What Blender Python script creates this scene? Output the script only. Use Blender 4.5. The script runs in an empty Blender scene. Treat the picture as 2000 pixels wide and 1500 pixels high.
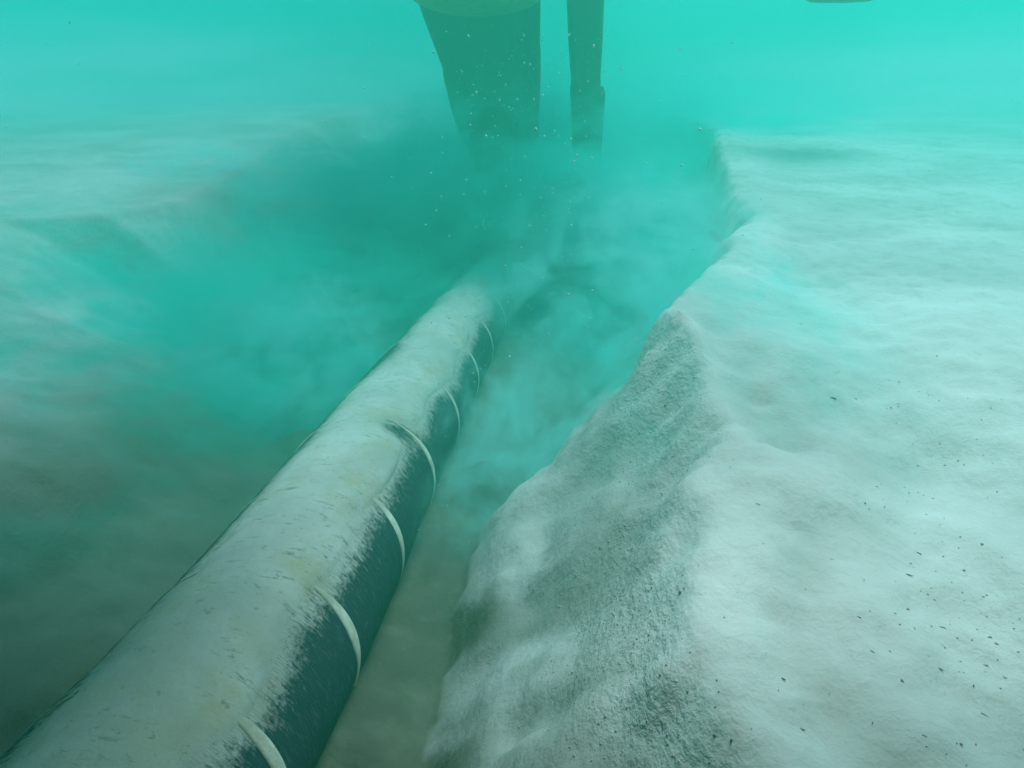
import bpy, bmesh, math, random
import numpy as np
from mathutils import Vector, Matrix

random.seed(7)
rng = np.random.default_rng(11)
sc = bpy.context.scene
R = math.radians

# ------------------------------------------------------------------ camera
PITCH = R(24.8)
cam_data = bpy.data.cameras.new('camera')
cam_data.sensor_width = 36.0
cam_data.lens = 36.0 * 1428.0 / 2000.0
cam_data.clip_start = 0.02
cam_data.clip_end = 500.0
cam = bpy.data.objects.new('camera', cam_data)
sc.collection.objects.link(cam)
cam.location = (0, 0, 0)
cam.rotation_euler = (math.pi / 2 - PITCH, 0, 0)
sc.camera = cam

# ------------------------------------------------------------------ world, sun, exposure
SUN_EL, SUN_AZ = R(70), R(25)          # azimuth measured from +Y (ahead) towards +X (right)
world = bpy.data.worlds.new('World')
sc.world = world
world.use_nodes = True
wn = world.node_tree
wn.nodes.clear()
wo = wn.nodes.new('ShaderNodeOutputWorld')
wb = wn.nodes.new('ShaderNodeBackground')
ws = wn.nodes.new('ShaderNodeTexSky')
ws.sky_type = 'NISHITA'
ws.sun_disc = False
ws.sun_elevation = SUN_EL
ws.sun_rotation = SUN_AZ
wb.inputs['Strength'].default_value = 0.05
wn.links.new(ws.outputs[0], wb.inputs['Color'])
wn.links.new(wb.outputs[0], wo.inputs['Surface'])

sun_data = bpy.data.lights.new('sun', 'SUN')
sun_data.energy = 1.5
sun_data.angle = R(35)
sun_data.color = (0.90, 1.0, 0.93)      # daylight already filtered by the sea above
sun = bpy.data.objects.new('sun', sun_data)
sc.collection.objects.link(sun)
to_sun = Vector((math.sin(SUN_AZ) * math.cos(SUN_EL), math.cos(SUN_AZ) * math.cos(SUN_EL), math.sin(SUN_EL)))
sun.rotation_euler = to_sun.to_track_quat('Z', 'Y').to_euler()

sc.view_settings.view_transform = 'Standard'
sc.view_settings.look = 'None'
sc.view_settings.exposure = 1.42
sc.view_settings.gamma = 1.0
sc.view_settings.use_curve_mapping = False
sc.cycles.volume_bounces = 3
sc.cycles.max_bounces = 6
sc.cycles.volume_step_rate = 0.6

# ------------------------------------------------------------------ helpers
def link(o, parent=None, label=None, cat=None, group=None, kind=None):
    sc.collection.objects.link(o)
    if parent: o.parent = parent
    if label: o['label'] = label
    if cat: o['category'] = cat
    if group: o['group'] = group
    if kind: o['kind'] = kind
    return o

def mesh_obj(name, me, mat=None, **kw):
    o = bpy.data.objects.new(name, me)
    if mat: me.materials.append(mat)
    return link(o, **kw)

def bm_obj(name, bm, mat, smooth=True, **kw):
    me = bpy.data.meshes.new(name)
    bm.normal_update()
    bm.to_mesh(me); bm.free()
    if smooth:
        me.polygons.foreach_set('use_smooth', [True] * len(me.polygons))
    return mesh_obj(name, me, mat, **kw)

def grid_mesh(name, V, closed=False):
    """V: (n,m,3) array of vertices -> quad mesh; closed joins the second axis."""
    n, m, _ = V.shape
    idx = np.arange(n * m).reshape(n, m)
    if closed:
        a = idx[:-1, :]; b = idx[1:, :]
        q = np.stack([a, np.roll(a, -1, 1), np.roll(b, -1, 1), b], -1).reshape(-1, 4)
    else:
        q = np.stack([idx[:-1, :-1], idx[:-1, 1:], idx[1:, 1:], idx[1:, :-1]], -1).reshape(-1, 4)
    me = bpy.data.meshes.new(name)
    me.vertices.add(n * m)
    me.vertices.foreach_set('co', V.reshape(-1).astype(np.float32))
    k = len(q)
    me.loops.add(4 * k)
    me.loops.foreach_set('vertex_index', q.reshape(-1).astype(np.int32))
    me.polygons.add(k)
    me.polygons.foreach_set('loop_start', np.arange(0, 4 * k, 4, dtype=np.int32))
    me.update(calc_edges=True)
    me.polygons.foreach_set('use_smooth', np.ones(k, dtype=bool))
    return me

def point_attr(me, name, arr):
    a = me.attributes.new(name, 'FLOAT', 'POINT')
    a.data.foreach_set('value', np.ascontiguousarray(arr.reshape(-1), dtype=np.float32))

_P = rng.permutation(512); _P = np.concatenate([_P, _P, _P])
_G = rng.random(512) * 2 - 1
def vnoise(x, y):
    xi = np.floor(x).astype(int); yi = np.floor(y).astype(int)
    fx = x - xi; fy = y - yi
    fx = fx * fx * fx * (fx * (fx * 6 - 15) + 10); fy = fy * fy * fy * (fy * (fy * 6 - 15) + 10)
    h = lambda a, b: _G[_P[(_P[a & 511] + b) & 511]]
    return (h(xi, yi) * (1 - fx) + h(xi + 1, yi) * fx) * (1 - fy) + (h(xi, yi + 1) * (1 - fx) + h(xi + 1, yi + 1) * fx) * fy
def fbm(x, y, o=4, g=0.5):
    s = 0; a = 1.0; t = 0
    for k in range(o):
        s = s + a * vnoise(x * 2 ** k + 17.3 * k, y * 2 ** k - 9.1 * k); t += a; a *= g
    return s / t
def sstep(a, b, x):
    t = np.clip((x - a) / (b - a), 0, 1)
    return t * t * (3 - 2 * t)

class NT:
    """small wrapper for building node trees"""
    def __init__(self, name):
        self.m = bpy.data.materials.new(name); self.m.use_nodes = True
        self.t = self.m.node_tree; self.t.nodes.clear()
        self.out = self.n('ShaderNodeOutputMaterial')
    def n(self, typ, **kw):
        nd = self.t.nodes.new(typ)
        for k, v in kw.items(): setattr(nd, k, v)
        return nd
    def set(self, nd, **kw):
        for k, v in kw.items():
            s = nd.inputs[k.replace('_', ' ')] if isinstance(k, str) else nd.inputs[k]
            self.put(s, v)
        return nd
    def put(self, s, v):
        if isinstance(v, bpy.types.NodeSocket): self.t.links.new(v, s)
        else: s.default_value = v
    def math(self, op, a, b=0.0, c=0.0, clamp=False):
        nd = self.n('ShaderNodeMath', operation=op, use_clamp=clamp)
        self.put(nd.inputs[0], a); self.put(nd.inputs[1], b); self.put(nd.inputs[2], c)
        return nd.outputs[0]
    def noise(self, vec, scale, detail=4, rough=0.55, dist=0.0):
        nd = self.n('ShaderNodeTexNoise')
        self.put(nd.inputs['Vector'], vec); nd.inputs['Scale'].default_value = scale
        nd.inputs['Detail'].default_value = detail; nd.inputs['Roughness'].default_value = rough
        nd.inputs['Distortion'].default_value = dist
        return nd.outputs['Fac']
    def ramp(self, v, a, b, lo=0.0, hi=1.0):
        nd = self.n('ShaderNodeMapRange', interpolation_type='SMOOTHSTEP')
        self.put(nd.inputs['Value'], v)
        nd.inputs['From Min'].default_value = a; nd.inputs['From Max'].default_value = b
        nd.inputs['To Min'].default_value = lo; nd.inputs['To Max'].default_value = hi
        return nd.outputs['Result']
    def mix(self, fac, a, b):
        nd = self.n('ShaderNodeMix', data_type='RGBA')
        self.put(nd.inputs['Factor'], fac)
        self.put(nd.inputs['A'] if False else nd.inputs[6], a); self.put(nd.inputs[7], b)
        return nd.outputs[2]
    def attr(self, name):
        return self.n('ShaderNodeAttribute', attribute_name=name).outputs['Fac']
    def coords(self, which='Object'):
        return self.n('ShaderNodeTexCoord').outputs[which]
    def scale(self, vec, s):
        nd = self.n('ShaderNodeMapping'); self.put(nd.inputs['Vector'], vec)
        nd.inputs['Scale'].default_value = s
        return nd.outputs[0]
    def bump(self, h, strength, dist, normal=None):
        nd = self.n('ShaderNodeBump')
        self.put(nd.inputs['Height'], h); nd.inputs['Strength'].default_value = strength
        nd.inputs['Distance'].default_value = dist
        if normal is not None: self.put(nd.inputs['Normal'], normal)
        return nd.outputs[0]
    def surf(self, color, rough=0.9, normal=None, metallic=0.0, spec=0.2):
        b = self.n('ShaderNodeBsdfPrincipled')
        self.put(b.inputs['Base Color'], color); self.put(b.inputs['Roughness'], rough)
        b.inputs['Metallic'].default_value = metallic
        b.inputs['Specular IOR Level'].default_value = spec
        if normal is not None: self.put(b.inputs['Normal'], normal)
        self.t.links.new(b.outputs[0], self.out.inputs['Surface'])
        return self.m

# ------------------------------------------------------------------ materials
def mat_sand():
    N = NT('sand'); v = N.coords()
    clay_shade, grit = N.attr('clay_shade'), N.attr('grit')
    n1 = N.noise(v, 2.2, 5, 0.6, 0.4); n2 = N.noise(v, 14, 5, 0.6); n3 = N.noise(v, 160, 3, 0.7)
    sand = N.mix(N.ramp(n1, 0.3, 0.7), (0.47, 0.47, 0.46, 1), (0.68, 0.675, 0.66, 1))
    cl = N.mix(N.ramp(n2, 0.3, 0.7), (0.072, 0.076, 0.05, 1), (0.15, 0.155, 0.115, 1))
    f = N.math('ADD', clay_shade, N.math('MULTIPLY', N.math('SUBTRACT', n2, 0.5), 0.55), clamp=True)
    f = N.math('MULTIPLY', f, N.ramp(clay_shade, 0.0, 0.15))
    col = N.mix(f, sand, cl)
    gm = N.math('MULTIPLY', N.ramp(n3, 0.42, 0.30), N.ramp(grit, 0.1, 0.9, 0.04, 0.22))
    col = N.mix(gm, col, (0.22, 0.22, 0.18, 1))
    b1 = N.bump(N.noise(v, 9, 5, 0.6), 0.35, 0.03)
    b1 = N.bump(N.noise(v, 38, 4, 0.65), 0.20, 0.008, b1)
    b2 = N.bump(N.noise(N.scale(v, (1, 0.75, 1)), 120, 3, 0.6), 0.5, 0.005, b1)
    nb = b2.node
    N.put(nb.inputs['Strength'], N.ramp(grit, 0.0, 1.0, 0.22, 0.75))
    b3 = N.bump(N.noise(v, 500, 2, 0.6), 0.35, 0.0012, b2)
    return N.surf(col, 0.95, b3, spec=0.08)

def lay_streaks(N):
    uv = N.n('ShaderNodeUVMap', uv_map='lay').outputs[0]       # u across the yarns, v along them
    sx = N.n('ShaderNodeSeparateXYZ'); N.put(sx.inputs[0], uv)
    def st(scale, stretch, detail=3, rough=0.65):
        c = N.n('ShaderNodeCombineXYZ')
        N.put(c.inputs[0], sx.outputs[0]); N.put(c.inputs[1], N.math('MULTIPLY', sx.outputs[1], stretch))
        return N.noise(c.outputs[0], scale, detail, rough)
    return st
SILT_A, SILT_B, SILT_C = (0.40, 0.405, 0.38, 1), (0.56, 0.56, 0.53, 1), (0.42, 0.36, 0.21, 1)
def silt_colour(N, v):
    st = lay_streaks(N)
    n = N.noise(v, 6, 5, 0.62, 0.3); n2 = N.noise(v, 34, 5, 0.7)
    col = N.mix(N.ramp(n, 0.3, 0.7), SILT_A, SILT_B)
    col = N.mix(N.math('MULTIPLY', N.attr('warm'), N.ramp(n2, 0.30, 0.75, 0.1, 0.9)), col, SILT_C)
    col = N.mix(N.math('MULTIPLY', N.ramp(N.noise(v, 13, 5, 0.7), 0.48, 0.66), 0.42), col, (0.42, 0.38, 0.27, 1))
    col = N.mix(N.ramp(N.noise(v, 75, 4, 0.8), 0.40, 0.34, 0, 0.55), col, (0.16, 0.17, 0.13, 1))
    sp = N.math('MULTIPLY', N.ramp(st(110, 0.28, 4, 0.75), 0.43, 0.36), N.ramp(n, 0.38, 0.58))
    col = N.mix(N.math('MULTIPLY', sp, 0.6), col, (0.13, 0.14, 0.11, 1))
    return col, n2
def mat_yarn():
    N = NT('bitumen_soaked_yarn'); st = lay_streaks(N); v = N.coords()
    s1 = st(520, 0.09, 3, 0.7); s2 = st(190, 0.20, 5, 0.75); s3 = st(46, 0.45, 5, 0.7)
    col = N.mix(s1, (0.012, 0.032, 0.042, 1), (0.055, 0.105, 0.12, 1))
    fk = N.math('MULTIPLY', N.ramp(s2, 0.50, 0.72), 0.5)
    col = N.mix(fk, col, (0.20, 0.225, 0.21, 1))
    fine = N.noise(v, 120, 4, 0.75)
    col = N.mix(N.ramp(fine, 0.62, 0.74, 0, 0.5), col, (0.35, 0.36, 0.33, 1))
    sc_, _ = silt_colour(N, v)
    m = N.math('ADD', N.attr('cover'), N.math('MULTIPLY', N.math('SUBTRACT', s2, 0.5), 1.6))
    m = N.math('ADD', m, N.math('MULTIPLY', N.math('SUBTRACT', s1, 0.5), 1.2))
    m = N.math('ADD', m, N.math('MULTIPLY', N.math('SUBTRACT', s3, 0.5), 1.3))
    m = N.math('ADD', m, N.math('MULTIPLY', N.math('SUBTRACT', fine, 0.5), 2.6))
    m = N.ramp(m, -0.62, 0.40)
    col = N.mix(m, col, sc_)
    b = N.bump(s1, 0.8, 0.003); b = N.bump(s2, 0.4, 0.004, b); b = N.bump(m, 0.35, 0.003, b)
    return N.surf(col, 0.88, b, spec=0.12)

def mat_stripe():
    N = NT('cream_yarn'); v = N.coords()
    n = N.noise(v, 60, 4, 0.6)
    col = N.mix(N.ramp(n, 0.35, 0.7), (0.62, 0.60, 0.49, 1), (0.80, 0.78, 0.68, 1))
    m = N.math('ADD', N.attr('cover'), N.math('MULTIPLY', N.math('SUBTRACT', N.noise(v, 90, 4, 0.75), 0.5), 2.2))
    col = N.mix(N.ramp(m, -0.9, 0.3), col, (0.46, 0.44, 0.36, 1))
    return N.surf(col, 0.88, N.bump(N.noise(v, 300, 2, 0.6), 0.4, 0.002), spec=0.1)

def mat_silt():
    N = NT('silt'); v = N.coords()
    col, n2 = silt_colour(N, v)
    b = N.bump(n2, 0.3, 0.006); b = N.bump(N.noise(v, 230, 3, 0.65), 0.35, 0.0016, b)
    return N.surf(col, 0.95, b, spec=0.06)

def mat_paint(name, c1, c2, rust):
    N = NT(name); v = N.coords()
    n = N.noise(v, 5, 6, 0.65, 0.4); n2 = N.noise(v, 30, 4, 0.6)
    col = N.mix(N.ramp(n, 0.3, 0.7), c1, c2)
    col = N.mix(N.ramp(n2, 0.56, 0.72, 0, 0.7), col, rust)
    return N.surf(col, 0.6, N.bump(n2, 0.2, 0.004), spec=0.35)

def mat_plain(name, c1, c2, sc_=40, rough=0.9):
    N = NT(name); v = N.coords()
    n = N.noise(v, sc_, 4, 0.6)
    return N.surf(N.mix(N.ramp(n, 0.3, 0.7), c1, c2), rough, N.bump(n, 0.4, 0.004), spec=0.1)

M_sand, M_yarn, M_stripe, M_silt = mat_sand(), mat_yarn(), mat_stripe(), mat_silt()
M_yellow = mat_paint('worn_yellow_paint', (0.30, 0.24, 0.05, 1), (0.42, 0.34, 0.09, 1), (0.16, 0.13, 0.06, 1))
M_steel = mat_paint('dark_steel', (0.012, 0.015, 0.015, 1), (0.028, 0.032, 0.03, 1), (0.05, 0.045, 0.03, 1))
M_olive = mat_paint('olive_paint', (0.08, 0.065, 0.025, 1), (0.12, 0.10, 0.045, 1), (0.05, 0.045, 0.03, 1))
M_clod = mat_plain('clod_silt', (0.36, 0.36, 0.33, 1), (0.52, 0.52, 0.49, 1), 30)
M_sandclod = mat_plain('trench_silt', (0.24, 0.23, 0.18, 1), (0.40, 0.39, 0.34, 1), 18)
M_twig = mat_plain('dead_seagrass', (0.10, 0.10, 0.08, 1), (0.20, 0.195, 0.16, 1), 60)
M_speck = mat_plain('pale_flake', (0.50, 0.70, 0.66, 1), (0.62, 0.80, 0.76, 1), 60)

# ------------------------------------------------------------------ projection (used to read plan positions off the photograph)
FPX = 1428.0
fw = np.array([0, math.cos(PITCH), -math.sin(PITCH)]); upv = np.array([0, math.sin(PITCH), math.cos(PITCH)])
def on_plane(px, py, z):
    d = fw + np.array([1, 0, 0]) * (px - 1000) / FPX - upv * (py - 750) / FPX
    return d * (z / d[2])
def at_depth(px, py, y):
    d = fw + np.array([1, 0, 0]) * (px - 1000) / FPX - upv * (py - 750) / FPX
    return d * (y / d[1])

# ------------------------------------------------------------------ cable line
CR = 0.125
def cable_x(y): return -0.2231 + 0.1018 * (y - 1.5) - 0.010 * np.cos((y - 1.6) * 1.5) + 0.004 - 0.12 * np.clip(0.8 - y, 0, 0.9) ** 2
def cable_z(y):
    z = -0.7475 - 0.1042 * (y - 1.5)
    return np.where(y > 3.2, z - 0.06 * (y - 3.2) ** 2 / (1 + 0.6 * (y - 3.2)), z)

# ------------------------------------------------------------------ seabed
BANK = -0.42
def floor_z(y):
    yy = np.clip(y, -1.5, 4.6)
    return -0.7475 - 0.1042 * (yy - 1.5) - 0.095
def plan(pts, z=None):
    out = []
    for px, py in pts:
        if z is None:                              # floor: slope along y -> iterate
            zz = -0.84
            for _ in range(12):
                q = on_plane(px, py, zz); zz = float(floor_z(q[1]))
        else:
            q = on_plane(px, py, z)
        out.append((q[1], q[0]))
    out.sort()
    return np.array(out)
crest_r = plan([(1560, 1900), (1470, 1500), (1425, 1300), (1405, 1100), (1395, 950), (1430, 850), (1380, 770), (1345, 690), (1285, 648),
                (1330, 575), (1400, 515), (1475, 440), (1440, 370), (1410, 318), (1400, 260)], BANK)
foot_r = plan([(850, 1600), (850, 1450), (890, 1250), (940, 1090), (1010, 1000), (1095, 880), (1150, 780), (1200, 690), (1260, 600), (1300, 540), (1320, 470)])
crest_l = plan([(-900, 760), (-450, 560), (0, 425), (200, 412), (330, 385), (440, 330), (560, 280), (620, 240)], BANK)
foot_l = plan([(-250, 1600), (-20, 1380), (170, 1210), (320, 1060), (470, 930), (520, 850), (640, 740), (740, 640), (830, 530), (870, 470)])
def interp(P, y):
    return np.interp(y, P[:, 0], P[:, 1])

def axis(lo, hi, step, far_lo, far_hi, g=1.16):
    core = np.arange(lo, hi + 1e-6, step)
    a = []; x = hi; s = step
    while x < far_hi: s *= g; x += s; a.append(x)
    b = []; x = lo; s = step
    while x > far_lo: s *= g; x -= s; b.append(x)
    return np.array(b[::-1] + list(core) + a)
gx = axis(-2.3, 1.9, 0.0115, -70, 70)
gy = axis(0.05, 4.4, 0.0125, -40, 90)

HOLLOWS = [([(1375, 660), (1450, 740), (1530, 850)], 0.045, 0.030, 0.40), ([(1620, 800), (1800, 860), (2000, 930), (2200, 1010)], 0.085, 0.030, 0.30),
           ([(1585, 1050), (1565, 1200), (1615, 1350), (1720, 1500), (1900, 1700)], 0.040, 0.022, 0.38), ([(1560, 520), (1660, 580), (1720, 640)], 0.09, 0.02, 0.22)]
HOLLOWS = [([on_plane(a, b, BANK)[:2] for a, b in p], w, d, c) for p, w, d, c in HOLLOWS]
def hollows(X, Y):
    dep = np.zeros_like(X); st = np.zeros_like(X)
    for p, w, d, c in HOLLOWS:
        D = np.full_like(X, 9.0)
        for A, B in zip(p[:-1], p[1:]):
            ab = B - A; t = np.clip(((X - A[0]) * ab[0] + (Y - A[1]) * ab[1]) / (ab @ ab), 0, 1)
            D = np.minimum(D, np.hypot(X - A[0] - t * ab[0], Y - A[1] - t * ab[1]))
        g = np.exp(-(D / w) ** 2)
        dep += d * g; st += c * g
    return dep, st
def seabed_height(X, Y):
    wob = 0.035 * fbm(X * 1.7 + 4, Y * 1.7, 3) + 0.030 * fbm(X * 7, Y * 7 + 3, 4, 0.6)
    cr = interp(crest_r, Y) + wob; fr = interp(foot_r, Y) + wob * 0.6
    wl_ = 0.10 * fbm(X * 1.5 + 4, Y * 1.5, 2)
    cl = interp(crest_l, Y) + wl_; fl = interp(foot_l, Y) + wob * 1.2
    fr = np.minimum(fr, cr - 0.05); fl = np.maximum(fl, cl + 0.25)
    fz = floor_z(Y)
    # floor with loose humps
    flo = fz + 0.05 * fbm(X * 3.1, Y * 3.1 + 8, 4) + 0.030 * np.abs(fbm(X * 8, Y * 8, 4, 0.55)) + 0.075 * np.exp(-(((X + 0.055) / 0.05) ** 2 + ((Y - 1.22) / 0.06) ** 2)) + 0.06 * np.exp(-(((X + 0.46) / 0.07) ** 2 + ((Y - 1.42) / 0.09) ** 2))
    # right wall: slumped apron up to ~60% then a steeper scarp to the lip
    tr = np.clip((X - fr) / np.maximum(cr - fr, 0.05), 0, 1)
    sc_amt = 0.05 + 0.17 * sstep(0.85, 1.25, Y)
    apron = (1 - sc_amt) * np.power(tr, 0.80)
    scarp = sstep(0.62, 1.0, tr + 0.05 * fbm(X * 16, Y * 16, 3)) * sc_amt
    pr = apron + scarp
    # hollow bitten out of the wall under the lip
    hol = np.exp(-(((X - 0.42) / 0.16) ** 2 + ((Y - 1.33) / 0.20) ** 2))
    pr = np.clip(pr - 0.35 * hol * (1 - sstep(0.86, 1.0, tr)), 0, 1)
    # left wall: long, rounded
    tl = np.clip((fl - X) / np.maximum(fl - cl, 0.1), 0, 1)
    pl = 0.68 * np.power(tl, 0.85) + 0.32 * sstep(0.42, 1.0, tl)
    bank = BANK + 0.024 * fbm(X * 0.8, Y * 0.8, 3) + 0.020 * fbm(X * 2.6 + 1, Y * 2.0, 3) + 0.004 * fbm(X * 9, Y * 7, 3)
    bank = BANK + (bank - BANK) / (1 + (np.hypot(X, Y) / 3.2) ** 3)
    bank = bank + 0.02 * np.exp(-((X - cr - 0.06) / 0.10) ** 2)                       # slight spoil ridge behind the lip
    bank = bank - 0.028 * np.exp(-((X - cr - 0.20 - 0.05 * Y) / 0.075) ** 2) * sstep(1.3, 0.6, Y)
    hdep, hshade = hollows(X, Y)
    hshade = 0.40 * hshade * (0.5 + 0.8 * np.clip(fbm(X * 6, Y * 6, 3) + 0.4, 0, 1))  # soft shadow in the hollows, painted by mixing in the dark clay colour
    bank = bank - hdep
    z = np.where(X > 0.5 * (fr + fl), flo + (bank - flo) * pr, flo + (bank - flo) * pl)
    far = sstep(4.6, 6.5, Y)                                                          # the trench has not been cut beyond the machine
    z = z * (1 - far) + bank * far
    # mound slumped from the left wall, lower left
    m = np.sqrt(((X + 1.00) / 0.55) ** 2 + ((Y - 1.02) / 0.68) ** 2) + 0.10 * fbm(X * 3, Y * 3 + 5, 3)
    z = z + 0.15 * sstep(1.15, 0.45, m)
    mound = sstep(1.25, 0.7, m)
    # smaller lobes on both walls
    wl = (pl * (1 - pl) * 4) * (X < fl) + (pr * (1 - pr) * 4) * (X > fr)
    z = z + wl * (0.055 * fbm(X * 4.2 + 9, Y * 3.2, 4, 0.55) + 0.010 * fbm(X * 24, Y * 24, 3))
    z = z + (X > fr) * 4 * pr * (1 - pr) * 0.028 * fbm((X - 0.25 * Y) * 13, (Y + 0.25 * X) * 4.0 + 20, 4, 0.55)
    z = z + 0.022 * np.exp(-((tr - 0.88) / 0.14) ** 2) * fbm(X * 34, Y * 34, 4, 0.6) * (X > fr) * (Y < 4)
    # slump lobe in front of the hollow
    c = on_plane(1240, 930, -0.64)
    z = z + 0.06 * np.exp(-(((X - c[0]) / 0.15) ** 2 + ((Y - c[1]) / 0.10) ** 2))
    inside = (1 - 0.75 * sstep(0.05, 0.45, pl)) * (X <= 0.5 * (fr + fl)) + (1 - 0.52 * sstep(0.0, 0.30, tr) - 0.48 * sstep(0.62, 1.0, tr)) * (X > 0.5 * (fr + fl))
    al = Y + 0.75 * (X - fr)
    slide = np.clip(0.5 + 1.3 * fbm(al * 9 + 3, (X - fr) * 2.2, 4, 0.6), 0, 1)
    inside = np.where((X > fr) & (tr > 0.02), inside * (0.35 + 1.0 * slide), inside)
    inside = np.maximum(inside * (1 - 0.15 * mound), hshade * (X > cr))
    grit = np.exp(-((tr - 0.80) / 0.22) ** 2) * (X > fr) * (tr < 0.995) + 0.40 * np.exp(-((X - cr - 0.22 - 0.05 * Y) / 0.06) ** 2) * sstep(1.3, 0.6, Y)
    grit = grit * sstep(1.7, 0.9, Y) * (0.55 + 0.9 * np.clip(fbm(X * 5, Y * 5 + 2, 3) + 0.3, 0, 1))
    return z, np.clip(inside * (1 - far), 0, 1), np.clip(grit, 0, 1)

GX, GY = np.meshgrid(gx, gy)
GZ, CLAY_SHADE, GRIT = seabed_height(GX, GY)
# sand banked against the cable
cx, cz = cable_x(GY), cable_z(GY)
du = GX - cx
GZ = GZ + 0.05 * np.exp(-(du / 0.20) ** 2) * (GY < 4.6)
GZ = np.where((np.abs(du) < 0.09) & (GY < 5.2), np.minimum(GZ, cz - 0.02), GZ)
me = grid_mesh('seabed', np.stack([GX, GY, GZ], -1))
point_attr(me, 'clay_shade', CLAY_SHADE); point_attr(me, 'grit', GRIT)
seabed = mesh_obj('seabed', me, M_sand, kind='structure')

def ground(x, y):
    i = np.clip(np.searchsorted(gy, y) - 1, 0, len(gy) - 2); j = np.clip(np.searchsorted(gx, x) - 1, 0, len(gx) - 2)
    a = (y - gy[i]) / (gy[i + 1] - gy[i]); b = (x - gx[j]) / (gx[j + 1] - gx[j])
    return (GZ[i, j] * (1 - a) * (1 - b) + GZ[i + 1, j] * a * (1 - b) + GZ[i, j + 1] * (1 - a) * b + GZ[i + 1, j + 1] * a * b)
def ground_hit(px, py):
    d = at_depth(px, py, 1.0)
    for t in np.arange(0.15, 9, 0.006):
        if d[2] * t < ground(d[0] * t, t): return d * t
    return d * 9

# ------------------------------------------------------------------ the cable
def cable_frame(y):
    e = 1e-3
    T = np.stack([(cable_x(y + e) - cable_x(y - e)) / (2 * e), np.ones_like(y), (cable_z(y + e) - cable_z(y - e)) / (2 * e)], -1)
    T /= np.linalg.norm(T, axis=-1, keepdims=True)
    U = np.cross(T, np.array([0, 0, 1.0])); U /= np.linalg.norm(U, axis=-1, keepdims=True)   # to the right
    W = np.cross(U, T)
    return np.stack([cable_x(y), y, cable_z(y)], -1), U, W

def tube(ys, th, rad):
    C, U, W = cable_frame(ys)
    return (C[:, None, :] + rad[..., None] * (np.sin(th)[None, :, None] * U[:, None, :] + np.cos(th)[None, :, None] * W[:, None, :]))

cable = bpy.data.objects.new('subsea_cable', None)
link(cable, label='thick dark yarn-wrapped subsea cable with pale spiral stripe, half covered by silt in the trench', cat='cable')
cable.location = (float(cable_x(0.5)), 0.5, float(cable_z(0.5)) - CR)
OFF = Vector(cable.location)

def cable_part(name, V, mat, closed=True, **kw):
    me = grid_mesh(name, V - np.array(OFF)[None, None, :], closed)
    return mesh_obj(name, me, mat, parent=cable, **kw), me

def cover(Y, T):
    """how thickly silt lies at (distance, angle): >0 covered, <0 bare"""
    n = turn_of(Y)
    er = 0.90 + 0.20 * fbm(Y * 4.2, Y * 0 + 3, 3) + 0.05 * np.sin((n + 0.05) * 2 * math.pi) + 0.25 * sstep(1.9, 2.6, Y)
    el = -0.55 + 0.34 * fbm(Y * 4.1 + 30, Y * 0 + 7, 3) - 0.12 * sstep(0.9, 0.6, Y)
    c = np.minimum((er - T) / 0.22, (T - el) / 0.26)
    bare = 0.75 * np.exp(-(((Y - 1.09 - 0.03 * T) / 0.035) ** 2 + ((T - 0.55) / 0.30) ** 2))           # brushed patch behind the fourth turn
    return np.clip(c, -1.6, 1.6) - 2.2 * bare + 0.5 * fbm(Y * 7, T * 2.2, 3)
TURN_N = np.arange(-8, 20)
TURN_Y = np.concatenate([0.48 - 0.19 * np.arange(8, 0, -1), [0.48, 0.668, 0.888, 1.132, 1.402, 1.697, 1.972, 2.275, 2.545], 2.545 + 0.28 * np.arange(1, 12)])
def turn_of(Y): return np.interp(Y, TURN_Y, TURN_N)
def lay_uv(me, T, Y, quads_wrap):
    uvl = me.uv_layers.new(name='lay')
    vi = np.empty(len(me.loops), dtype=np.int32); me.loops.foreach_get('vertex_index', vi)
    tt = T.reshape(-1)[vi]; yy = Y.reshape(-1)[vi]
    if quads_wrap:
        tq = tt.reshape(-1, 4); tt = np.where((tq.max(1, keepdims=True) - tq > math.pi), tq + 2 * math.pi, tq).reshape(-1)
    uvs = np.stack([yy - 0.018 * tt, tt * CR], -1)
    uvl.data.foreach_set('uv', uvs.reshape(-1).astype(np.float32))
def warm(Y, T):
    n = turn_of(Y) % 1.0; d = np.minimum(n, 1 - n)
    return np.clip(np.exp(-((T - 0.55) / 0.26) ** 2) * (0.25 + 0.9 * np.exp(-(d / 0.13) ** 2)) * sstep(2.2, 1.2, Y), 0, 1)

ys = np.arange(-1.2, 5.4, 0.008)
nth = 180
th = np.linspace(-math.pi, math.pi, nth, endpoint=False)
TH, YS = np.meshgrid(th, ys)
rad = CR + 0.0008 * fbm(YS * 60, TH * 1.0, 2) + 0.0012 * fbm(YS * 9, TH * 2, 3)
sheath, me = cable_part('yarn_sheath', tube(ys, th, rad), M_yarn)
point_attr(me, 'cover', cover(YS, TH)); point_attr(me, 'warm', warm(YS, TH))
lay_uv(me, TH, YS, True)

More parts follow.
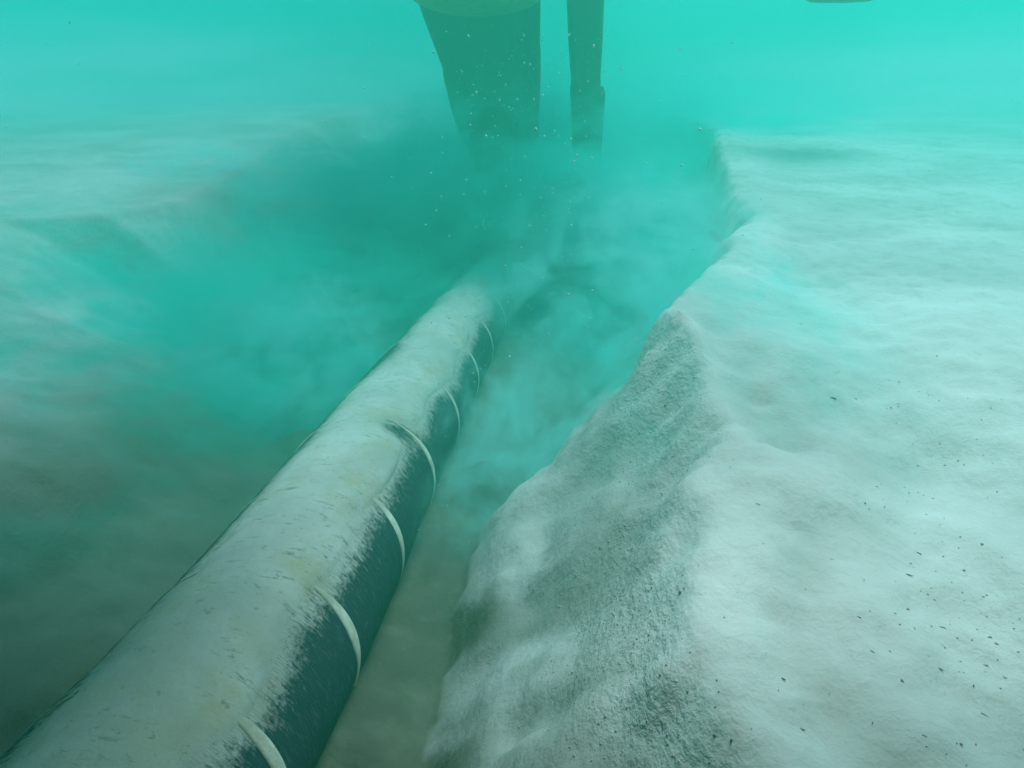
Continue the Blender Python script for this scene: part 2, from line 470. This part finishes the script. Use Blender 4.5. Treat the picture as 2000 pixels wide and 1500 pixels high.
# pale marker yarn wound round the sheath
TH0 = 1.25
a = np.arange(-7 * 2 * math.pi, 17 * 2 * math.pi, 0.06) + TH0
wv = np.array([-1, -0.92, -0.5, 0, 0.5, 0.92, 1.0])
hv = np.array([-0.0012, 0.0009, 0.0014, 0.0015, 0.0014, 0.0009, -0.0012])
turn = ((a - TH0) - 0.88 * np.sin(a - TH0)) / (2 * math.pi)
yc = np.interp(turn, TURN_N, TURN_Y)
side = (a + math.pi) % (2 * math.pi) - math.pi
half = 0.0082 * (1 + 0.22 * fbm(a * 1.3, a * 0, 3)) * (1 - 0.55 * sstep(1.3, 1.9, side)) * np.where(side > -0.2, 0.10 + 0.90 * sstep(0.42, 1.1, side), 0.10)
Y = yc[:, None] + wv[None, :] * half[:, None]
C, U, W = cable_frame(Y.reshape(-1))
r = (CR + np.repeat(hv[None, :], len(a), 0)).reshape(-1, 1)
t = np.repeat(a[:, None], 7, 1).reshape(-1, 1)
_, me = cable_part('marker_stripe', (C + r * (np.sin(t) * U + np.cos(t) * W)).reshape(len(a), 7, 3), M_stripe, closed=False)

point_attr(me, 'cover', cover(Y, np.repeat(side[:, None], 7, 1)))
# silt lying along the top
ys2 = np.arange(0.1, 5.3, 0.0055)
th2 = np.linspace(-1.65, 1.65, 190)
T2, Y2 = np.meshgrid(th2, ys2)
cv = cover(Y2, T2)
h = 0.0046 * sstep(0.35, 1.5, cv) + 0.0016 * np.clip(cv - 0.2, 0, 1) * fbm(Y2 * 26, T2 * 5, 4, 0.6) + 0.0030 * np.clip(cv - 0.2, 0, 1) * fbm(Y2 * 5, T2 * 1.5 + 5, 3)
h = h - 0.0030 * (1 - sstep(0.3, 1.0, cv))
edgef = np.minimum(1, (1.65 - np.abs(T2)) / 0.05)
h = h * edgef - 0.004 * (1 - edgef)
silt, me = cable_part('silt_cover', tube(ys2, th2, CR + 0.0012 + h), M_silt, closed=False, kind='stuff')
point_attr(me, 'warm', warm(Y2, T2))
lay_uv(me, T2, Y2, False)

# ------------------------------------------------------------------ trenching machine ahead
machine = bpy.data.objects.new('trenching_machine', None)
DY = 3.45
mb = at_depth(950, 330, DY)
machine.location = (float(mb[0]), DY + 0.1, float(floor_z(DY)))
link(machine, label='trenching machine with worn yellow dish and two dark legs reaching down into the silt', cat='machine')
MO = np.array(machine.location)
def m_part(name, bm, mat, parent=None, smooth=True, **kw):
    if parent is None:
        bmesh.ops.translate(bm, verts=bm.verts, vec=Vector(-MO))
        return bm_obj(name, bm, mat, smooth, parent=machine, **kw)
    bmesh.ops.translate(bm, verts=bm.verts, vec=Vector(-MO))
    return bm_obj(name, bm, mat, smooth, parent=parent, **kw)
def lathe(bm, prof, c, n=48, sx=1.0, sy=1.0):
    rings = []
    for r, z in prof:
        rings.append([bm.verts.new((c[0] + sx * r * math.cos(2 * math.pi * k / n), c[1] + sy * r * math.sin(2 * math.pi * k / n), c[2] + z)) for k in range(n)])
    for A, B in zip(rings[:-1], rings[1:]):
        for k in range(n): bm.faces.new((A[k], A[(k + 1) % n], B[(k + 1) % n], B[k]))
    bm.faces.new(rings[0][::-1]); bm.faces.new(rings[-1])
def loft(bm, sections):
    """sections: list of rings (same count) of 3D points, bottom to top"""
    rings = [[bm.verts.new(tuple(p)) for p in s] for s in sections]
    n = len(rings[0])
    for A, B in zip(rings[:-1], rings[1:]):
        for k in range(n): bm.faces.new((A[k], A[(k + 1) % n], B[(k + 1) % n], B[k]))
    bm.faces.new(rings[0][::-1]); bm.faces.new(rings[-1])
def superellipse(x0, x1, yc, dy, z, n=28, e=0.55):
    xc, rx = 0.5 * (x0 + x1), 0.5 * (x1 - x0)
    f = lambda v: math.copysign(abs(v) ** e, v)
    return [(xc + rx * f(math.cos(2 * math.pi * k / n)), yc + dy * f(math.sin(2 * math.pi * k / n)), z) for k in range(n)]
def px_at(px, py, y=DY): return at_depth(px, py, y)

# dish (collar) the main leg hangs from
low = px_at(932, 33, DY - 0.18)
dish_c = (float(px_at(932, 30, DY - 0.18)[0]), DY - 0.18, float(low[2]))
bm = bmesh.new()
lathe(bm, [(0.05, 0.0), (0.10, 0.005), (0.16, 0.017), (0.21, 0.034), (0.25, 0.056), (0.275, 0.078), (0.285, 0.10), (0.285, 0.19), (0.27, 0.205), (0.20, 0.21)], dish_c)
dish = m_part('dish', bm, M_yellow)
# main leg: tapered blade with a round lower corner
leg_pts = [(330, 935, 1040), (312, 928, 1044), (290, 915, 1048), (262, 898, 1050), (235, 889, 1052), (205, 880, 1054), (175, 873, 1055), (152, 867, 1056), (132, 865, 1056),
           (100, 853, 1056), (69, 841, 1054), (35, 828, 1050), (8, 819, 1047), (-20, 812, 1045)]
secs = []
zb = float(floor_z(DY)) - 0.05
z0 = px_at(935, 330)
secs.append(superellipse(px_at(945, 330)[0], px_at(1036, 330)[0], DY, 0.10, zb))
for py, l, r in leg_pts:
    A, B = px_at(l, py), px_at(r, py)
    secs.append(superellipse(A[0], B[0], DY, 0.115, A[2]))
bm = bmesh.new(); loft(bm, secs)
leg = m_part('leg', bm, M_steel)
# jet pipe fixed to the front of the leg
bm = bmesh.new()
c = px_at(965, 300, DY - 0.14)
zt = float(px_at(965, 10, DY - 0.14)[2])
lathe(bm, [(0.085, zb - c[2]), (0.088, -0.2), (0.09, zt - c[2])], (c[0], DY - 0.11, c[2]), 28)
m_part('jet_pipe', bm, M_steel)
bm = bmesh.new()
c2 = px_at(1040, 200, DY - 0.12)
z1, z2 = float(px_at(1040, 330, DY - .12)[2]), float(px_at(1040, 0, DY - .12)[2])
lathe(bm, [(0.028, z1 - 0.5), (0.028, z2 + 0.04)], (c2[0], DY - 0.12, 0), 20)
m_part('hose', bm, M_steel)
# second leg: square post with a dark sleeve at its foot
def post(rows, y, dy, e=0.3):
    s = []
    for z_or, l, r, py in rows:
        A, B = px_at(l, py, y), px_at(r, py, y)
        s.append(superellipse(A[0], B[0], y, dy, A[2] if z_or is None else z_or, 24, e))
    return s
bm = bmesh.new()
loft(bm, post([(None, 1118, 1170, 250), (None, 1116, 1171, 150), (None, 1111, 1175, 80), (None, 1108, 1178, 0), (0.42, 1106, 1180, -60)], DY, 0.07))
leg2 = m_part('leg', bm, M_olive, label='narrow olive leg with a dark sleeve at its foot')
bm = bmesh.new()
loft(bm, post([(zb, 1120, 1172, 330), (None, 1119, 1173, 292), (None, 1118, 1175, 255), (None, 1115, 1180, 182), (None, 1115, 1176, 168)], DY - 0.004, 0.085))
m_part('sleeve', bm, M_steel, parent=leg2)
# rounded pad further right, only its rim shows at the top of the frame
bm = bmesh.new()
pc = px_at(1640, 5, DY)
lathe(bm, [(0.04, 0.0), (0.12, 0.004), (0.15, 0.02), (0.16, 0.05), (0.16, 0.16), (0.14, 0.18)], (pc[0], DY, pc[2] + 0.0), 40)
m_part('pad', bm, M_steel)
# frame beam that carries dish, legs and pad (unseen, above the picture); its deck is widened to shade the water there
def beam(bm, x0, x1, y0, y1, z0, z1):
    r = bmesh.ops.create_cube(bm, size=1.0)
    for v in r['verts']:
        v.co = Vector((x0 + (v.co.x + .5) * (x1 - x0), y0 + (v.co.y + .5) * (y1 - y0), z0 + (v.co.z + .5) * (z1 - z0)))
bm = bmesh.new()
beam(bm, -0.75, 0.40, DY - 0.80, DY + 1.3, 0.34, 0.50)
beam(bm, 0.40, float(pc[0]) + 0.03, DY - 0.03, DY + 0.03, 0.42, 0.48)
beam(bm, float(pc[0]) - 0.03, float(pc[0]) + 0.03, DY - 0.031, DY + 0.031, float(pc[2]) + 0.17, 0.419)
beam(bm, -0.60, -0.48, 0.981, DY - 0.801, 0.345, 0.39)
m_part('beam_with_shade_deck', bm, M_yellow, smooth=False)
bm = bmesh.new()  # unseen slabs above the camera, added to shade the near ground and lower corners
beam(bm, -3.2, -0.75, -2.6, 0.86, 0.15, 0.40)
beam(bm, -0.749, -0.15, -2.6, 0.98, 0.13, 0.40)
beam(bm, -0.149, 1.9, -2.6, 0.50, 0.13, 0.40)
m_part('added_shade_hull', bm, M_yellow, smooth=False)

# ------------------------------------------------------------------ debris on the right bank
def twig_mesh(L, w, bend, seed):
    bm = bmesh.new(); r = random.Random(seed); rings = []
    for i in range(6):
        t = i / 5; x = (t - .5) * L; y = bend * L * (t * (1 - t)) * 4 + r.uniform(-.04, .04) * L
        k = w * (0.35 + 0.65 * math.sin(math.pi * min(max(t, .08), .92)))
        rings.append([bm.verts.new((x, y + k * math.cos(a), k * 0.45 * math.sin(a) + w * .1)) for a in (0, 1.26, 2.51, 3.77, 5.03)])
    for A, B in zip(rings[:-1], rings[1:]):
        for k in range(5): bm.faces.new((A[k], A[(k + 1) % 5], B[(k + 1) % 5], B[k]))
    bm.faces.new(rings[0][::-1]); bm.faces.new(rings[-1])
    me = bpy.data.meshes.new('seagrass_fragment'); bm.to_mesh(me); bm.free()
    me.materials.append(M_twig)
    return me
frag_meshes = [twig_mesh(0.0085, 0.0012, b, i) for i, b in enumerate((0.05, -0.15, 0.22, 0.0))]
frags = [(1527, 1333, 1.0, 'dark seagrass fragment on the bright bank, just right of the gritty band'),
         (1925, 1405, 1.5, 'largest dark seagrass fragment, low on the right bank near the picture corner'),
         (1838, 1236, 1.1, 'dark seagrass fragment above the largest one, on the smooth right bank'),
         (1836, 1308, 1.0, 'thin grey seagrass fragment between two darker ones on the right bank'),
         (1676, 1210, 0.8, 'short stubby seagrass fragment in the middle of the smooth right bank'),
         (1625, 1094, 0.8, 'small dark seagrass fragment alone on the bright bank, above the gritty hollow'),
         (1793, 1084, 1.1, 'slanting dark seagrass fragment at mid height of the right bank'),
         (1775, 1128, 1.2, 'pale grey seagrass fragment just below a slanting dark one'),
         (1702, 1280, 0.7, 'faint seagrass fragment on the bank left of the thin grey one'),
         (1565, 1426, 1.0, 'dark upright seagrass fragment near the bottom edge of the right bank'),
         (1802, 1455, 0.9, 'dark slanting seagrass fragment at the bottom edge of the right bank'),
         (1480, 990, 0.8, 'dark seagrass fragment on the brightest strip of bank beside the trench edge'),
         (1625, 780, 2.0, 'longest dark seagrass strand in the scattered patch on the upper right bank'),
         (1670, 782, 0.9, 'short seagrass fragment right of the longest strand'),
         (1632, 731, 0.8, 'small dark seagrass fragment above the longest strand'),
         (1754, 750, 1.0, 'dark seagrass fragment on its own at the upper right of the scattered patch'),
         (1976, 350, 2.2, 'dark speck of weed lying far off at the right edge of the bank'),
         (1921, 607, 1.0, 'faint dark speck of weed on the smooth far right bank')]
for i, (px, py, s, lab) in enumerate(frags):
    o = mesh_obj('seagrass_fragment', frag_meshes[i % 4], None, label=lab, cat='seagrass', group='seagrass fragments on the right bank')
    p = ground_hit(px, py); o.location = (p[0], p[1], float(ground(p[0], p[1])) + 0.0001)
    o.scale = (s * 0.6, s * 0.6, s * 0.6); o.rotation_euler = (0, 0, random.uniform(-0.9, -0.1))

def scatter(name, pts, radii, mat, elong=None, kind='stuff', label=None, cat=None):
    """one mesh of many tiny rough octahedra"""
    base = np.array([(1, 0, 0), (-1, 0, 0), (0, 1, 0), (0, -1, 0), (0, 0, 1), (0, 0, -1)], float)
    fc = np.array([(0, 2, 4), (2, 1, 4), (1, 3, 4), (3, 0, 4), (2, 0, 5), (1, 2, 5), (3, 1, 5), (0, 3, 5)])
    n = len(pts)
    V = base[None] * radii[:, None, None] * rng.uniform(0.6, 1.25, (n, 6, 1))
    if elong is not None: V = V * elong[:, None, :]
    a = rng.uniform(0, 6.28, n)
    c, s = np.cos(a)[:, None], np.sin(a)[:, None]
    V = np.stack([V[..., 0] * c - V[..., 1] * s, V[..., 0] * s + V[..., 1] * c, V[..., 2]], -1) + pts[:, None, :]
    F = (fc[None] + 6 * np.arange(n)[:, None, None]).reshape(-1, 3)
    me = bpy.data.meshes.new(name)
    me.vertices.add(6 * n); me.vertices.foreach_set('co', V.reshape(-1).astype(np.float32))
    me.loops.add(F.size); me.loops.foreach_set('vertex_index', F.reshape(-1).astype(np.int32))
    me.polygons.add(len(F)); me.polygons.foreach_set('loop_start', np.arange(0, F.size, 3, dtype=np.int32))
    me.update(calc_edges=True)
    me.polygons.foreach_set('use_smooth', np.ones(len(F), dtype=bool))
    return mesh_obj(name, me, mat, kind=kind, label=label, cat=cat)

# crumbs of sand on the gritty strips
k = 60000
cxs = rng.uniform(-0.3, 1.3, k); cys = rng.uniform(0.12, 1.9, k)
_, _, gr = seabed_height(cxs, cys)
keep = rng.random(k) < gr * 0.4
cxs, cys = cxs[keep], cys[keep]
czs = np.array([ground(x, y) for x, y in zip(cxs, cys)])
scatter('sand_crumbs', np.stack([cxs, cys, czs], -1), rng.uniform(0.0006, 0.0018, len(cxs)), M_clod,
        label='loose sand crumbs along the slumped edge of the right bank', cat='sand')
# fine dark flecks on the bank
k = 40
px = rng.uniform(1380, 2000, k); py = rng.uniform(620, 1500, k)
pts = []
for a_, b_ in zip(px, py):
    q = on_plane(a_, b_, BANK); pts.append((q[0], q[1], float(ground(q[0], q[1])) + 0.0004))
scatter('weed_flecks', np.array(pts), rng.uniform(0.0003, 0.0008, k), M_twig, elong=np.stack([rng.uniform(1, 3, k), np.ones(k), 0.4 * np.ones(k)], -1),
        label='tiny dark weed flecks strewn over the right bank', cat='weed')
# suspended pale flakes
k = 1500
d = rng.uniform(0.9, 3.4, k); px = rng.normal(1050, 210, k); py = rng.uniform(60, 1450, k)
pts = np.array([at_depth(a_, b_, c_) for a_, b_, c_ in zip(px, py, d)])
ok = np.array([p[2] > ground(p[0], p[1]) + 0.03 for p in pts]) & ((pts[:, 0] < 0.45))
pts = pts[ok]
scatter('suspended_flakes', pts, rng.uniform(0.0005, 0.0022, len(pts)) * pts[:, 1] ** 0.5, M_speck,
        label='pale flakes drifting in the water over the trench', cat='particles')

# fine suspended grains everywhere in the murk
k = 7000
d = rng.uniform(0.5, 3.2, k) ; px = rng.uniform(-100, 2100, k); py = rng.uniform(-60, 1560, k)
pts = np.array([at_depth(a_, b_, c_) for a_, b_, c_ in zip(px, py, d)])
gz_ = np.array([ground(p[0], p[1]) for p in pts])
pts = pts[(pts[:, 2] > gz_ + 0.02)]
scatter('suspended_grains', pts, rng.uniform(0.0003, 0.0007, len(pts)) * pts[:, 1] ** 0.6, M_speck,
        label='fine pale grains hanging in the murky water', cat='particles')

# ------------------------------------------------------------------ water haze and stirred-up silt
N = NT('water_haze')
pv = N.n('ShaderNodeVolumePrincipled')
pv.inputs['Color'].default_value = (0.08, 0.68, 0.45, 1)
pv.inputs['Absorption Color'].default_value = (0.0, 0.5, 0.45, 1)
pv.inputs['Density'].default_value = 0.35
pv.inputs['Anisotropy'].default_value = 0.2
N.t.links.new(pv.outputs[0], N.out.inputs['Volume'])
bm = bmesh.new()
beam(bm, -85, 85, -55, 105, -3.0, 0.75)
haze = bm_obj('haze', bm, N.m, smooth=False, kind='stuff', label='turquoise turbid sea water filling the whole scene', cat='water')

def silt_cloud(name, c, r, dens, seed, nscale, label, albedo=(0.08, 0.82, 0.60, 1), tint=(0.0, 0.4, 0.35, 1), lo=0.44, hi=0.56):
    N = NT('stirred_silt')
    v = N.coords('Object')
    # radial fall-off in the unit ball
    ln = N.n('ShaderNodeVectorMath', operation='LENGTH'); N.put(ln.inputs[0], v)
    fall = N.ramp(ln.outputs['Value'], 1.0, 0.25)
    mp = N.n('ShaderNodeMapping'); N.put(mp.inputs['Vector'], v); mp.inputs['Location'].default_value = (seed * 3.1, seed, 0)
    n = N.noise(mp.outputs[0], nscale, 6, 0.58, 0.9)
    n2 = N.noise(mp.outputs[0], nscale * 3.6, 4, 0.6, 0.5)
    fall = N.math('MULTIPLY', fall, N.ramp(n2, 0.36, 0.64, 0.30, 1.5))
    dn = N.math('MULTIPLY', N.math('MULTIPLY', fall, N.ramp(n, lo, hi)), dens)
    pv = N.n('ShaderNodeVolumePrincipled')
    pv.inputs['Color'].default_value = albedo
    pv.inputs['Absorption Color'].default_value = tint
    N.put(pv.inputs['Density'], dn)
    N.t.links.new(pv.outputs[0], N.out.inputs['Volume'])
    bm = bmesh.new(); bmesh.ops.create_icosphere(bm, subdivisions=3, radius=1.0)
    o = bm_obj(name, bm, N.m, kind='stuff', label=label, cat='silt cloud')
    o.location = c; o.scale = r
    return o
PALE = ((0.45, 0.985, 0.86, 1), (0, 0.8, 0.7, 1))
MID = ((0.15, 0.93, 0.72, 1), (0, 0.6, 0.5, 1))
silt_cloud('silt_cloud', (0.05, 3.0, -0.68), (1.0, 1.0, 0.66), 9.0, 1.0, 2.4, 'dense stirred-up silt cloud around the feet of the two legs', *MID)
silt_cloud('silt_cloud', (-1.3, 2.15, -0.82), (1.5, 1.3, 0.46), 7.5, 2.3, 3.4, 'billowing silt cloud along the left side of the trench', *MID)
silt_cloud('silt_cloud', (0.40, 2.3, -0.70), (0.60, 1.05, 0.42), 9.0, 4.1, 2.4, 'milky silt cloud in the trench right of the cable', *PALE)
silt_cloud('silt_cloud', (0.0, 1.25, -0.78), (0.36, 0.6, 0.22), 9.0, 6.6, 2.2, 'small silt wisp low in the trench between cable and right wall', *PALE)
silt_cloud('silt_cloud', (0.7, 4.6, -0.60), (1.9, 1.2, 0.62), 6.0, 5.7, 2.4, 'broad silt cloud drifting behind the two legs', *MID)
silt_cloud('silt_cloud', (0.5, 9.6, -0.15), (11.0, 4.6, 0.80), 2.5, 8.2, 2.0, 'far bank of murky water closing off the view', (0.09, 0.82, 0.58, 1), (0.0, 0.4, 0.35, 1), 0.1, 0.8)
silt_cloud('silt_cloud', (-0.95, 1.2, -0.52), (0.95, 0.95, 0.36), 2.4, 9.4, 2.6, 'thin green silt veil over the lower left trench wall', (0.08, 0.82, 0.58, 1))
silt_cloud('silt_cloud', (-3.6, 6.6, -0.30), (4.4, 3.4, 0.66), 1.8, 3.3, 1.2, 'pale silt veil lying over the far left seabed', (0.75, 0.97, 0.94, 1), (0.5, 0.8, 0.8, 1), 0.1, 0.8)
silt_cloud('silt_cloud', (4.4, 6.0, -0.30), (4.4, 3.4, 0.62), 1.8, 7.7, 1.2, 'pale silt veil lying over the far right seabed', (0.75, 0.97, 0.94, 1), (0.5, 0.8, 0.8, 1), 0.1, 0.8)
silt_cloud('silt_cloud', (0.52, 1.75, -0.50), (0.34, 0.85, 0.20), 2.2, 5.2, 2.2, 'pale silt wisp spilling over the lip of the right trench wall', *PALE)
silt_cloud('silt_cloud', (-0.58, 1.75, -0.72), (0.34, 0.55, 0.22), 8.0, 2.9, 2.4, 'pale silt puff low in the trench left of the cable', *PALE)
silt_cloud('silt_cloud', (-0.95, 2.9, -0.52), (0.75, 0.6, 0.26), 7.0, 8.8, 2.4, 'pale billow rising from the left side of the trench near the legs', *PALE)
silt_cloud('silt_cloud', (0.34, 1.2, -0.50), (0.34, 0.70, 0.24), 3.0, 1.9, 2.2, 'thin silt sliding down the face of the right trench wall', *MID)
